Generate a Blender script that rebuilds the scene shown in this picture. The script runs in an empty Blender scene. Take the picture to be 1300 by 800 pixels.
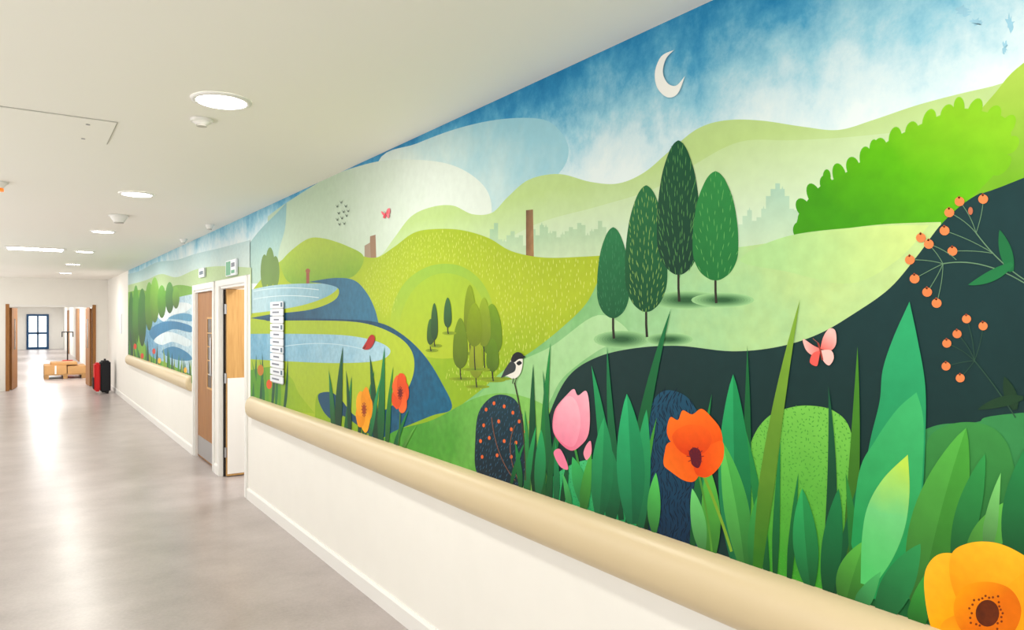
import bpy, bmesh, math, random
from mathutils import Vector
random.seed(7)
S=bpy.context.scene
try:
    S.view_settings.view_transform='Standard'
    S.view_settings.look='None'
except Exception: pass

# ------------------------------------------------------------------ constants (metres)
WX=1.647      # mural wall plane
EYE=1.6
CEIL=2.526
END=19.3      # end wall
MUR_END=15.3  # far edge of mural
YAW=math.atan(620/900)
CS,SN=math.cos(YAW),math.sin(YAW)

def lin(c):
    r=[]
    for v in c[:3]:
        v/=255.
        r.append(v/12.92 if v<=.04045 else ((v+.055)/1.055)**2.4)
    return (r[0],r[1],r[2],1)
INK=.86   # print reflectance of the mural inks
def ink(c):
    r=lin(c); g=.3*r[0]+.6*r[1]+.1*r[2]; k=1.03
    return tuple(max(0.,(g+(v-g)*k)*INK) for v in r[:3])+(1,)

# ------------------------------------------------------------------ materials
def newmat(name):
    m=bpy.data.materials.new(name); m.use_nodes=True
    nt=m.node_tree; b=nt.nodes['Principled BSDF']
    return m,nt,b
def mat(name,c,rough=.6,metal=0,noise=0,nscale=6,emit=0,spec=.3,bump=0,cv=lin):
    m,nt,b=newmat(name)
    b.inputs['Base Color'].default_value=cv(c)
    b.inputs['Roughness'].default_value=rough
    b.inputs['Metallic'].default_value=metal
    b.inputs['Specular IOR Level'].default_value=spec
    if emit:
        b.inputs['Emission Color'].default_value=lin(c); b.inputs['Emission Strength'].default_value=emit
    if noise or bump:
        tc=nt.nodes.new('ShaderNodeTexCoord'); n=nt.nodes.new('ShaderNodeTexNoise')
        n.inputs['Scale'].default_value=nscale; n.inputs['Detail'].default_value=5
        nt.links.new(tc.outputs['Object'],n.inputs['Vector'])
        if noise:
            mr=nt.nodes.new('ShaderNodeMapRange'); mr.inputs[1].default_value=.3; mr.inputs[2].default_value=.7
            mr.inputs[3].default_value=1-noise; mr.inputs[4].default_value=1+noise
            nt.links.new(n.outputs['Fac'],mr.inputs[0])
            vm=nt.nodes.new('ShaderNodeVectorMath'); vm.operation='SCALE'
            vm.inputs[0].default_value=cv(c)[:3]; nt.links.new(mr.outputs[0],vm.inputs['Scale'])
            nt.links.new(vm.outputs[0],b.inputs['Base Color'])
        if bump:
            bp=nt.nodes.new('ShaderNodeBump'); bp.inputs['Strength'].default_value=bump; bp.inputs['Distance'].default_value=.002
            nt.links.new(n.outputs['Fac'],bp.inputs['Height']); nt.links.new(bp.outputs[0],b.inputs['Normal'])
    return m
def wood(name,c1,c2):
    m,nt,b=newmat(name)
    tc=nt.nodes.new('ShaderNodeTexCoord'); mp=nt.nodes.new('ShaderNodeMapping'); mp.inputs['Scale'].default_value=(18,18,1.2)
    n=nt.nodes.new('ShaderNodeTexNoise'); n.inputs['Scale'].default_value=3; n.inputs['Detail'].default_value=6
    r=nt.nodes.new('ShaderNodeValToRGB'); r.color_ramp.elements[0].color=lin(c1); r.color_ramp.elements[1].color=lin(c2)
    r.color_ramp.elements[0].position=.3; r.color_ramp.elements[1].position=.7
    nt.links.new(tc.outputs['Object'],mp.inputs[0]); nt.links.new(mp.outputs[0],n.inputs['Vector'])
    nt.links.new(n.outputs['Fac'],r.inputs[0]); nt.links.new(r.outputs[0],b.inputs['Base Color'])
    b.inputs['Roughness'].default_value=.5; b.inputs['Specular IOR Level'].default_value=.3
    return m

M_wall=mat('wall_paint',(236,233,226),.6,noise=.01)
M_ceil=mat('ceiling_paint',(240,237,229),.85)
M_trim=mat('trim_white',(234,232,228),.4)
M_rail=mat('rail_vinyl',(206,187,150),.36,spec=.45)
M_wood=wood('oak_door',(140,92,48),(168,116,64))
M_wood2=wood('light_oak',(190,144,86),(208,164,102))
M_steel=mat('steel',(170,170,172),.3,metal=.9)
M_dark=mat('dark',(38,36,36),.5)
M_glassd=mat('vision_glass',(70,50,34),.2,spec=.4)
M_frame=mat('door_frame_white',(234,233,229),.35)
M_blue=mat('blue_frame',(30,72,110),.4)
M_glow=mat('daylight_glass',(235,245,250),.3,emit=1.1)
M_lamp=mat('lamp_diffuser',(255,253,246),.4,emit=16)
M_card=mat('cardboard',(196,152,100),.8,noise=.05)
M_red=mat('red_cloth',(200,28,30),.6)
M_black=mat('black_cloth',(26,26,30),.7)
M_green=mat('exit_green',(40,150,100),.4)
M_pallet=wood('pallet_wood',(160,120,75),(185,145,95))
M_seam=mat('panel_seam',(190,186,179),.8)
M_orange=mat('orange_lens',(240,130,40),.3,emit=.5)
# floor
M_floor,nt,b=newmat('vinyl_floor')
tc=nt.nodes.new('ShaderNodeTexCoord')
n1=nt.nodes.new('ShaderNodeTexNoise'); n1.inputs['Scale'].default_value=2.2; n1.inputs['Detail'].default_value=8; n1.inputs['Roughness'].default_value=.65
n2=nt.nodes.new('ShaderNodeTexNoise'); n2.inputs['Scale'].default_value=60; n2.inputs['Detail'].default_value=3
mx=nt.nodes.new('ShaderNodeMath'); mx.operation='MULTIPLY_ADD'; mx.inputs[1].default_value=.35
rp=nt.nodes.new('ShaderNodeValToRGB'); rp.color_ramp.elements[0].position=.4; rp.color_ramp.elements[1].position=.95
rp.color_ramp.elements[0].color=lin((148,138,135)); rp.color_ramp.elements[1].color=lin((184,174,171))
nt.links.new(tc.outputs['Object'],n1.inputs['Vector']); nt.links.new(tc.outputs['Object'],n2.inputs['Vector'])
nt.links.new(n2.outputs['Fac'],mx.inputs[0]); nt.links.new(n1.outputs['Fac'],mx.inputs[2])
nt.links.new(mx.outputs[0],rp.inputs[0]); nt.links.new(rp.outputs[0],b.inputs['Base Color'])
b.inputs['Roughness'].default_value=.28; b.inputs['Specular IOR Level'].default_value=.6

# ------------------------------------------------------------------ mesh helpers
def obj(name,verts,faces,mats,mi=None,parent=None,smooth=False):
    me=bpy.data.meshes.new(name); me.from_pydata(verts,[],faces)
    for m in mats: me.materials.append(m)
    if mi:
        for p,i in zip(me.polygons,mi): p.material_index=i
    if smooth:
        for p in me.polygons: p.use_smooth=True
    me.update()
    o=bpy.data.objects.new(name,me); S.collection.objects.link(o)
    if parent: o.parent=parent
    return o
def empty(name,loc=(0,0,0)):
    e=bpy.data.objects.new(name,None); e.location=loc; S.collection.objects.link(e); return e
def box(name,a,b_,m,parent=None,bevel=0,rotz=0,piv=None):
    x0,y0,z0=a; x1,y1,z1=b_
    c=((x0+x1)/2,(y0+y1)/2,(z0+z1)/2)
    bm=bmesh.new(); bmesh.ops.create_cube(bm,size=1)
    for v in bm.verts:
        v.co.x*=abs(x1-x0); v.co.y*=abs(y1-y0); v.co.z*=abs(z1-z0)
    if bevel: bmesh.ops.bevel(bm,geom=bm.edges[:],offset=bevel,segments=2,affect='EDGES')
    if rotz and piv:
        cr,sr=math.cos(rotz),math.sin(rotz)
        for v in bm.verts:
            px,py=v.co.x+c[0]-piv[0],v.co.y+c[1]-piv[1]
            v.co.x=piv[0]+cr*px-sr*py-c[0]; v.co.y=piv[1]+sr*px+cr*py-c[1]
    me=bpy.data.meshes.new(name); bm.to_mesh(me); bm.free(); me.materials.append(m)
    o=bpy.data.objects.new(name,me); S.collection.objects.link(o)
    o.location=c
    if parent:
        o.parent=parent; o.location=Vector(c)-parent.location
    return o
def cyl(name,c,r,h,m,parent=None,r2=None,axis='Z',seg=32):
    bm=bmesh.new(); bmesh.ops.create_cone(bm,cap_ends=True,segments=seg,radius1=r,radius2=r if r2 is None else r2,depth=h)
    me=bpy.data.meshes.new(name); bm.to_mesh(me); bm.free(); me.materials.append(m)
    o=bpy.data.objects.new(name,me); S.collection.objects.link(o); o.location=c
    if axis=='X': o.rotation_euler=(0,math.pi/2,0)
    if axis=='Y': o.rotation_euler=(math.pi/2,0,0)
    if parent: o.parent=parent; o.location=Vector(c)-parent.location
    return o

# ------------------------------------------------------------------ room shell
LX=-1.45; Y0=-5.0
box('floor',(LX-.2,Y0,-.1),(WX+2.2,46,0),M_floor)
box('ceiling',(LX-.2,Y0,CEIL),(WX+2.2,END+.2,CEIL+.1),M_ceil)
T=.15
D2=(6.60,7.62); D1=(7.92,8.93); DH=1.93   # door clear openings
WR=empty('wall_right')
box('near_section',(WX,Y0,0),(WX+T,D2[0],CEIL),M_wall,WR)
box('over_door_a',(WX,D2[0],DH),(WX+T,D2[1],CEIL),M_wall,WR)
box('pier',(WX,D2[1],0),(WX+T,D1[0],CEIL),M_wall,WR)
box('over_door_b',(WX,D1[0],DH),(WX+T,D1[1],CEIL),M_wall,WR)
box('far_section',(WX,D1[1],0),(WX+T,END,CEIL),M_wall,WR)
# unseen left wall; tall window openings added to let world fill light in
WL=empty('wall_left')
box('sill',(LX-.15,Y0,0),(LX,END,.5),M_wall,WL)
box('head',(LX-.15,Y0,2.3),(LX,END,CEIL),M_wall,WL)
yy=Y0
while yy<END:
    box('pier',(LX-.15,yy,.5),(LX,min(yy+.45,END),2.3),M_wall,WL); yy+=2.7
# end wall with opening
OA,OB,OH=-.26,1.33,1.87
WE=empty('wall_end')
box('left_part',(LX,END,0),(OA,END+.15,CEIL),M_wall,WE)
box('right_part',(OB,END,0),(WX,END+.15,CEIL),M_wall,WE)
box('header',(OA,END,OH),(OB,END+.15,CEIL),M_wall,WE)
t=empty('trim_1')
box('jamb_l',(OA-.07,END-.02,0),(OA,END+.17,OH+.06),M_wood,t)
box('jamb_r',(OB,END-.02,0),(OB+.07,END+.17,OH+.06),M_wood,t)
box('head',(OA,END-.02,OH),(OB,END+.17,OH+.05),M_trim,t)
# far corridor
box('wall_far_right',(1.75,END+.15,0),(1.9,45.2,2.5),M_wall)
box('wall_far_left',(-.75,END+.15,0),(-.6,45.2,2.5),M_wall)
box('wall_far_end',(-.6,45,0),(1.75,45.15,2.5),M_wall)
box('ceiling_far',(-.75,END+.2,2.5),(1.9,45.2,2.6),M_ceil)
d=empty('door_3',(.6,44.9,0))
box('frame_l',(.12,44.9,0),(.22,44.99,1.85),M_blue,d); box('frame_r',(1.0,44.9,0),(1.1,44.99,1.85),M_blue,d)
box('frame_t',(.22,44.9,1.75),(1.0,44.99,1.85),M_blue,d); box('frame_b',(.22,44.9,0),(1.0,44.99,.12),M_blue,d)
box('mullion',(.58,44.9,.12),(.65,44.99,1.75),M_blue,d); box('rail',(.22,44.9,.8),(1.0,44.99,.9),M_blue,d)
box('glass',(.22,44.95,.12),(1.0,44.98,1.75),M_glow,d)
for i,(ya,yb) in enumerate([(26,27.1),(31,33),(38,40)]):
    d=empty('door_%d'%(4+i),(1.74,ya,0))
    box('leaf',(1.70,ya,0),(1.748,yb,2.0),M_wood,d); box('frame',(1.72,ya-.12,0),(1.749,yb+.12,2.1),M_frame,d)
w=empty('window_1',(-.6,30,0))
box('pane',(-.598,28,.9),(-.59,33,2.1),M_glow,w); box('bar',(-.598,30.4,.9),(-.57,30.5,2.1),M_trim,w)
# opened double-door leaves
d=empty('door_7',(OA,END+.16,0))
box('leaf',(OA,END+.18,.01),(OA+.045,END+.98,OH-.02),M_wood,d,rotz=-.12,piv=(OA,END+.18))
box('vision_panel',(OA+.046,END+.5,.9),(OA+.05,END+.68,1.6),M_glassd,d,rotz=-.12,piv=(OA,END+.18))
d=empty('door_8',(OB,END+.16,0))
box('leaf',(OB-.045,END+.18,.01),(OB,END+.98,OH-.02),M_wood,d,rotz=.04,piv=(OB,END+.18))
box('vision_panel',(OB-.05,END+.5,.9),(OB-.046,END+.68,1.6),M_glassd,d,rotz=.04,piv=(OB,END+.18))

# baseboards
def baseb(name,y0,y1):
    x=WX; pr=[(0,0),(-.016,0),(-.016,.085),(-.008,.1),(0,.1)]
    v=[(x+a,y0,z) for a,z in pr]+[(x+a,y1,z) for a,z in pr]; n=len(pr)
    f=[(i,(i+1)%n,n+(i+1)%n,n+i) for i in range(n)]+[tuple(range(n))[::-1],tuple(range(n,2*n))]
    return obj(name,v,f,[M_trim])
baseb('baseboard_right',Y0,D2[0]-.075); baseb('baseboard_right_pier',D2[1]+.075,D1[0]-.075); baseb('baseboard_right_far',D1[1]+.075,END)
box('baseboard_end',(OB+.07,END-.016,0),(WX-.017,END,.1),M_trim)
box('baseboard_left',(LX,Y0,0),(LX+.016,END,.1),M_trim)

# bumper rail
def rail(name,y0,y1):
    pr=[(0,.925),(.018,.922),(.038,.91),(.054,.89),(.064,.865),(.068,.83),(.064,.795),(.054,.77),(.038,.75),(.018,.738),(0,.735)]
    rings=[(y0,.0),(y0+.006,.6),(y0+.02,.9),(y0+.05,1),(y1-.05,1),(y1-.02,.9),(y1-.006,.6),(y1,.0)]
    v=[];n=len(pr)
    for y,s in rings:
        for a,z in pr: v.append((WX-a*s,y,.83+(z-.83)*(.9+.1*s)))
    f=[]
    for k in range(len(rings)-1):
        for i in range(n-1): f.append((k*n+i,k*n+i+1,(k+1)*n+i+1,(k+1)*n+i))
    return obj(name,v,f,[M_rail],smooth=True)
rail('bumper_handrail',Y0,6.42); rail('bumper_handrail.001',9.1,MUR_END-.05)

# ------------------------------------------------------------------ doors on mural wall
def frame(name,ya,yb,h):
    e=empty(name,(WX,ya,0)); w=.06; p=.018
    box('architrave_near',(WX-p,ya-w,0),(WX,ya,h+w),M_frame,e,.003)
    box('architrave_far',(WX-p,yb,0),(WX,yb+w,h+w),M_frame,e,.003)
    box('architrave_head',(WX-p,ya,h),(WX,yb,h+w),M_frame,e,.003)
    box('lining_near',(WX,ya,0),(WX+T,ya+.025,h),M_frame,e)
    box('lining_far',(WX,yb-.025,0),(WX+T,yb,h),M_frame,e)
    box('lining_head',(WX,ya+.025,h-.025),(WX+T,yb-.025,h),M_frame,e)
    return e
e=frame('door_1',D1[0],D1[1],DH)
box('leaf',(WX+.03,D1[0]+.028,.01),(WX+.075,D1[1]-.028,DH-.028),M_wood,e)
box('vision_glass',(WX+.024,D1[0]+.2,.85),(WX+.03,D1[0]+.42,1.6),M_glassd,e)
for a,b_ in [((D1[0]+.18,.83),(D1[0]+.2,1.62)),((D1[0]+.42,.83),(D1[0]+.44,1.62))]:
    box('bead',(WX+.02,a[0],a[1]),(WX+.03,b_[0],b_[1]),M_wood2,e)
box('bead_t',(WX+.02,D1[0]+.2,1.6),(WX+.03,D1[0]+.42,1.62),M_wood2,e)
box('bead_b',(WX+.02,D1[0]+.2,.83),(WX+.03,D1[0]+.42,.85),M_wood2,e)
for k in range(4): box('glazing_bar_%d'%k,(WX+.021,D1[0]+.2,.99+k*.15),(WX+.024,D1[0]+.42,1.0+k*.15),M_wood2,e)
box('kick_plate',(WX+.025,D1[0]+.06,.03),(WX+.03,D1[1]-.06,.25),M_steel,e)
cyl('lever_rose',(WX+.02,D1[0]+.1,1.0),.028,.015,M_steel,e,axis='X')
cyl('lever',(WX+.0,D1[0]+.16,1.0),.01,.13,M_steel,e,axis='Y')
cyl('pull',(WX-.005,D1[0]+.12,1.2),.01,.4,M_steel,e)
e=frame('door_2',D2[0],D2[1],DH)
# leaf opened into the room beyond, hinged on the far jamb
ly=D2[1]-.03
box('leaf',(WX+.045,ly-.055,.01),(WX+.98,ly-.01,DH-.028),M_wood2,e)
box('lower_panel',(WX+.05,ly-.06,.03),(WX+.96,ly-.055,1.0),M_trim,e)
for z in (.25,1.0,1.7): cyl('hinge',(WX+.035,ly-.045,z),.012,.1,M_steel,e)
cyl('lever',(WX+.85,ly-.1,1.05),.01,.13,M_steel,e,axis='X')
box('dark_gap_strip',(WX+.022,D2[1]-.035,.0),(WX+.044,D2[1]-.025,DH-.03),M_dark,e)  # dark strip standing in for the shaded gap beside the open leaf
# room beyond door 2 / 1
box('wall_side_room_far',(WX+T,D1[0]-.14,0),(WX+2.2,D1[0]-.04,CEIL),M_wall)
box('wall_side_room_near',(WX+T,D2[0]-.6,0),(WX+2.2,D2[0]-.5,CEIL),M_wall)
box('wall_side_room_back',(WX+2.1,D2[0]-.5,0),(WX+2.2,D1[0]-.14,CEIL),M_wall)
l=bpy.data.lights.new('side_room_lamp','AREA'); l.energy=32; l.size=.5
o=bpy.data.objects.new('side_room_lamp',l); o.location=(WX+.9,D2[0]+.2,CEIL-.05); S.collection.objects.link(o)

# ------------------------------------------------------------------ signs
def W(px,py):
    """flat artwork trace -> wall coordinates (distance along corridor, height)"""
    k=max(px-30.,1.)
    return ((1800./k-WX*SN)/CS, EYE+2*(405-py)/k)
e=empty('directory_sign',(WX,5.6,1.4))
ya,yb=5.44,5.78; zt,zb=1.735,1.095; n=11; hh=(zt-zb)/n
M_signw=mat('sign_white',(218,222,228),.3); M_signt=mat('sign_text',(110,116,130),.5); M_signb=mat('sign_teal',(60,90,110),.4)
for i in range(n):
    z1=zt-i*hh; z0=z1-hh*.86
    box('slat_%d'%i,(WX-.02,ya,z0),(WX-.012,yb,z1),M_signw,e,.002)
    box('text_%d'%i,(WX-.0208,ya+.1,(z0+z1)/2-.006),(WX-.0202,yb-.05-.08*random.random(),(z0+z1)/2+.007),M_signt,e)
    if i in (0,3,6,9): box('tag_%d'%i,(WX-.0208,ya+.015,z0+.008),(WX-.0202,ya+.06,z1-.008),M_signb,e)
box('back_rail',(WX-.012,ya+.03,zb),(WX-.0085,yb-.03,zt),M_steel,e)
e=empty('exit_sign',(WX,7.1,2.1))
box('plate',(WX-.03,6.86,2.01),(WX-.009,7.26,2.16),M_signw,e,.003)
box('green_panel',(WX-.031,7.06,2.02),(WX-.0302,7.24,2.15),M_green,e)
box('arrow_panel',(WX-.031,6.9,2.03),(WX-.0302,7.03,2.06),M_green,e)
box('text',(WX-.031,6.9,2.09),(WX-.0302,7.03,2.13),M_signt,e)
e=empty('room_sign',(WX,8.4,2.1))
box('plate',(WX-.03,8.27,2.06),(WX-.009,8.55,2.16),M_signw,e,.003)
box('text',(WX-.031,8.31,2.09),(WX-.0302,8.51,2.13),M_signb,e)

# ------------------------------------------------------------------ MURAL
V=[];F=[];FI=[];MATS=[];layer=[0]
REG=[(-5,6.45,.84,CEIL-.001),(6.45,9.05,1.995,CEIL-.001),(9.05,MUR_END,.84,CEIL-.001)]
def clip(poly,r):
    y0,y1,z0,z1=r
    def cl(p,ins,inter):
        out=[]
        for i in range(len(p)):
            a=p[i-1];b=p[i]
            ia,ib=ins(a),ins(b)
            if ib:
                if not ia: out.append(inter(a,b))
                out.append(b)
            elif ia: out.append(inter(a,b))
        return out
    def ix(k,v): 
        def f(a,b):
            t=(v-a[k])/(b[k]-a[k]); return (a[0]+(b[0]-a[0])*t,a[1]+(b[1]-a[1])*t)
        return f
    for k,v,sg in ((0,y0,1),(0,y1,-1),(1,z0,1),(1,z1,-1)):
        if not poly: return poly
        poly=cl(poly,(lambda p,k=k,v=v,sg=sg:(p[k]-v)*sg>=0),ix(k,v))
    return poly
def midx(m):
    if m not in MATS: MATS.append(m)
    return MATS.index(m)
def addw(poly,m,up=True):
    if up: layer[0]+=1
    x=WX-.0008-layer[0]*1.2e-5
    for r in REG:
        q=clip(poly,r)
        qq=[]
        for p in q:
            if not qq or abs(p[0]-qq[-1][0])+abs(p[1]-qq[-1][1])>1e-5: qq.append(p)
        if len(qq)<3: continue
        ar=sum(qq[i-1][0]*qq[i][1]-qq[i][0]*qq[i-1][1] for i in range(len(qq)))
        if abs(ar)<1e-8: continue
        b=len(V); V.extend((x,p[0],p[1]) for p in qq)
        idx=list(range(b,b+len(qq)))
        if ar>0: idx.reverse()
        F.append(idx); FI.append(midx(m))
def crom(pts,n=7):
    N=len(pts);out=[]
    for i in range(N):
        p0,p1,p2,p3=pts[i-1],pts[i],pts[(i+1)%N],pts[(i+2)%N]
        if len(p1)>2:p0=p1
        if len(p2)>2:p3=p2
        if len(p1)>2 and len(p2)>2:
            out.append(p1[:2]); continue
        for k in range(n):
            t=k/n
            out.append(tuple(.5*((2*p1[j])+(-p0[j]+p2[j])*t+(2*p0[j]-5*p1[j]+4*p2[j]-p3[j])*t*t+(-p0[j]+3*p1[j]-3*p2[j]+p3[j])*t**3) for j in (0,1)))
    return out
def P(pts,m,smooth=True,up=True):
    q=crom(pts) if smooth else [p[:2] for p in pts]
    w=[W(*p) for p in q]; addw(w,m,up); return w
def E(cx,cy,rx,ry,m,rot=0,up=True,n=20,jit=0):
    q=[]
    for i in range(n):
        a=2*math.pi*i/n; x=rx*math.cos(a);y=ry*math.sin(a)
        q.append((cx+x*math.cos(rot)-y*math.sin(rot),cy+x*math.sin(rot)+y*math.cos(rot)))
    return P(q,m,False,up)
def stroke(pts,w,m,w2=None,up=True):
    if w2 is None:w2=w
    L=[];R=[];n=len(pts)
    for i,p in enumerate(pts):
        a=pts[max(i-1,0)];b=pts[min(i+1,n-1)]
        dx,dy=b[0]-a[0],b[1]-a[1];l=math.hypot(dx,dy) or 1
        ww=(w+(w2-w)*i/(n-1))/2
        L.append((p[0]-dy/l*ww,p[1]+dx/l*ww));R.append((p[0]+dy/l*ww,p[1]-dx/l*ww))
    P(L+R[::-1],m,False,up)
def qb(a,c,b,n=14):
    return [((1-t)**2*a[0]+2*t*(1-t)*c[0]+t*t*b[0],(1-t)**2*a[1]+2*t*(1-t)*c[1]+t*t*b[1]) for t in [i/n for i in range(n+1)]]
def blade(base,tip,w,m,bend=0,kind='blade',split=None):
    dx,dy=tip[0]-base[0],tip[1]-base[1];l=math.hypot(dx,dy)
    c=((base[0]+tip[0])/2-dy/l*bend,(base[1]+tip[1])/2+dx/l*bend)
    pts=qb(base,c,tip,18);L=[];R=[];n=len(pts)
    for i,p in enumerate(pts):
        t=i/(n-1)
        if kind=='blade': ww=w*.5*(min(1,.55+t*1.5))*(1-t**2.2)
        elif kind=='leaf': ww=w*.5*(math.sin(math.pi*min(1,(t*.92+.08)))**.8)*(1.0-.15*t)
        else: ww=w*.5*math.sin(math.pi*(t**.75*.97+.03))
        if i==n-1: ww=0
        a=pts[max(i-1,0)];b=pts[min(i+1,n-1)]
        ex,ey=b[0]-a[0],b[1]-a[1];q=math.hypot(ex,ey) or 1
        L.append((p[0]-ey/q*ww,p[1]+ex/q*ww));R.append((p[0]+ey/q*ww,p[1]-ex/q*ww))
    P(L+R[::-1],m,False)
    if split: P(L+pts[::-1],split,False)
_c={}
def C(c,noise=.06,sc=5):
    k=('c',c,noise)
    if k not in _c: _c[k]=mat('mural_%d'%len(_c),c,.5,noise=noise,nscale=sc,spec=.15,cv=ink)
    return _c[k]
def G(c1,c2,p1,p2,noise=.05,warp=.12,sc=5,c3=None):
    a=W(*p1);b_=W(*p2);d=(b_[0]-a[0],b_[1]-a[1]);l2=d[0]**2+d[1]**2
    m,nt,b=newmat('mural_%d'%(1000+len(_c))); _c[m.name]=m
    N=nt.nodes.new;Lk=nt.links.new
    tc=N('ShaderNodeTexCoord');vd=N('ShaderNodeVectorMath');vd.operation='DOT_PRODUCT'
    vd.inputs[1].default_value=(0,d[0]/l2,d[1]/l2)
    Lk(tc.outputs['Object'],vd.inputs[0])
    off=-(a[0]*d[0]+a[1]*d[1])/l2
    ns=N('ShaderNodeTexNoise');ns.inputs['Scale'].default_value=sc;ns.inputs['Detail'].default_value=7;ns.inputs['Roughness'].default_value=.6
    Lk(tc.outputs['Object'],ns.inputs['Vector'])
    ma=N('ShaderNodeMath');ma.operation='MULTIPLY_ADD';ma.inputs[1].default_value=warp*4;ma.inputs[2].default_value=off-warp*2
    Lk(ns.outputs['Fac'],ma.inputs[0])
    ad=N('ShaderNodeMath');ad.operation='ADD';Lk(ma.outputs[0],ad.inputs[0]);Lk(vd.outputs['Value'],ad.inputs[1])
    rp=N('ShaderNodeValToRGB');rp.color_ramp.elements[0].color=ink(c1);rp.color_ramp.elements[1].color=ink(c2)
    if c3:
        e=rp.color_ramp.elements.new(.5);e.color=ink(c3)
    Lk(ad.outputs[0],rp.inputs[0])
    mr=N('ShaderNodeMapRange');mr.inputs[1].default_value=.3;mr.inputs[2].default_value=.7;mr.inputs[3].default_value=1-noise;mr.inputs[4].default_value=1+noise
    n2=N('ShaderNodeTexNoise');n2.inputs['Scale'].default_value=sc*5;n2.inputs['Detail'].default_value=4;Lk(tc.outputs['Object'],n2.inputs['Vector']);Lk(n2.outputs['Fac'],mr.inputs[0])
    vs=N('ShaderNodeVectorMath');vs.operation='SCALE';Lk(rp.outputs[0],vs.inputs[0]);Lk(mr.outputs[0],vs.inputs['Scale'])
    Lk(vs.outputs[0],b.inputs['Base Color'])
    b.inputs['Roughness'].default_value=.5;b.inputs['Specular IOR Level'].default_value=.15
    return m
def inside(p,poly):
    x,y=p;c=False;j=len(poly)-1
    for i in range(len(poly)):
        a=poly[i];b=poly[j]
        if (a[1]>y)!=(b[1]>y) and x<(b[0]-a[0])*(y-a[1])/(b[1]-a[1])+a[0]: c=not c
        j=i
    return c
def scatter(poly,step,ln,wd,ang,m,jit=.4,excl=None,aj=.25):
    layer[0]+=1
    ys=[p[0] for p in poly];zs=[p[1] for p in poly]
    y=max(min(ys),-.5)
    row=0
    while y<max(ys):
        z=min(zs)+(row%2)*step/2; row+=1
        while z<max(zs):
            q=(y+random.uniform(-jit,jit)*step,z+random.uniform(-jit,jit)*step)
            if inside(q,poly) and (excl is None or not inside(q,excl)):
                a=ang(q)+random.uniform(-aj,aj);l=ln*random.uniform(.6,1.2);c,s=math.cos(a)*l/2,math.sin(a)*l/2;w=wd/2
                nx,ny=-math.sin(a)*w,math.cos(a)*w
                addw([(q[0]-c,q[1]-s),(q[0]-c*.3+nx,q[1]-s*.3+ny),(q[0]+c*.4+nx*.8,q[1]+s*.4+ny*.8),(q[0]+c,q[1]+s),(q[0]+c*.4-nx*.8,q[1]+s*.4-ny*.8),(q[0]-c*.3-nx,q[1]-s*.3-ny)],m,up=False)
            z+=step
        y+=step
VERT=lambda q:math.pi/2

# --- sky (watercolour)
M_sky,nt,b=newmat('mural_sky'); N=nt.nodes.new;Lk=nt.links.new
tc=N('ShaderNodeTexCoord');sp=N('ShaderNodeSeparateXYZ');Lk(tc.outputs['Object'],sp.inputs[0])
mp=N('ShaderNodeMapping');mp.inputs['Scale'].default_value=(1,1.7,1.25);mp.inputs['Location'].default_value=(0,.9,.3);Lk(tc.outputs['Object'],mp.inputs[0])
n1=N('ShaderNodeTexNoise');n1.inputs['Scale'].default_value=1.9;n1.inputs['Detail'].default_value=10;n1.inputs['Roughness'].default_value=.62;n1.inputs['Distortion'].default_value=.25;Lk(mp.outputs[0],n1.inputs['Vector'])
mr=N('ShaderNodeMapRange');mr.inputs[1].default_value=2.06;mr.inputs[2].default_value=2.58;Lk(sp.outputs['Z'],mr.inputs[0])
ma=N('ShaderNodeMath');ma.operation='MULTIPLY_ADD';ma.inputs[1].default_value=1.15;ma.inputs[2].default_value=-.575;Lk(n1.outputs['Fac'],ma.inputs[0])
ad=N('ShaderNodeMath');ad.operation='ADD';Lk(mr.outputs[0],ad.inputs[0]);Lk(ma.outputs[0],ad.inputs[1])
mr2=N('ShaderNodeMapRange');mr2.inputs[1].default_value=3.6;mr2.inputs[2].default_value=6.5;mr2.inputs[3].default_value=0;mr2.inputs[4].default_value=-.42;Lk(sp.outputs['Y'],mr2.inputs[0])
ad2=N('ShaderNodeMath');ad2.operation='ADD';Lk(ad.outputs[0],ad2.inputs[0]);Lk(mr2.outputs[0],ad2.inputs[1])
rp=N('ShaderNodeValToRGB');cr=rp.color_ramp
cr.elements[0].position=.0;cr.elements[0].color=ink((224,236,236))
cr.elements[1].position=1;cr.elements[1].color=ink((30,122,172))
for p,c in ((.22,(204,226,232)),(.45,(150,202,220)),(.7,(82,162,200)),(.85,(48,138,186))):
    e=cr.elements.new(p);e.color=ink(c)
n3=N('ShaderNodeTexNoise');n3.inputs['Scale'].default_value=22;n3.inputs['Detail'].default_value=6;n3.inputs['Roughness'].default_value=.7;Lk(tc.outputs['Object'],n3.inputs['Vector'])
ma3=N('ShaderNodeMath');ma3.operation='MULTIPLY_ADD';ma3.inputs[1].default_value=.4;ma3.inputs[2].default_value=-.2;Lk(n3.outputs['Fac'],ma3.inputs[0])
ad3=N('ShaderNodeMath');ad3.operation='ADD';Lk(ad2.outputs[0],ad3.inputs[0]);Lk(ma3.outputs[0],ad3.inputs[1])
Lk(ad3.outputs[0],rp.inputs[0]);Lk(rp.outputs[0],b.inputs['Base Color']);b.inputs['Roughness'].default_value=.5;b.inputs['Specular IOR Level'].default_value=.15
addw([(-5,.84),(MUR_END,.84),(MUR_END,CEIL),(-5,CEIL)],M_sky)
for cx,cy,rx,ry,a in ((1222,14,12,7,.4),(1240,28,10,5,.1),(1282,30,6,13,.2),(1276,60,4,9,0)):
    q=[(cx+(rx*math.cos(t)*random.uniform(.4,1.2)),cy+(ry*math.sin(t)*random.uniform(.4,1.2))) for t in [i*math.pi/12 for i in range(24)]]
    P(q,C((150,196,216),.1,20))

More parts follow.
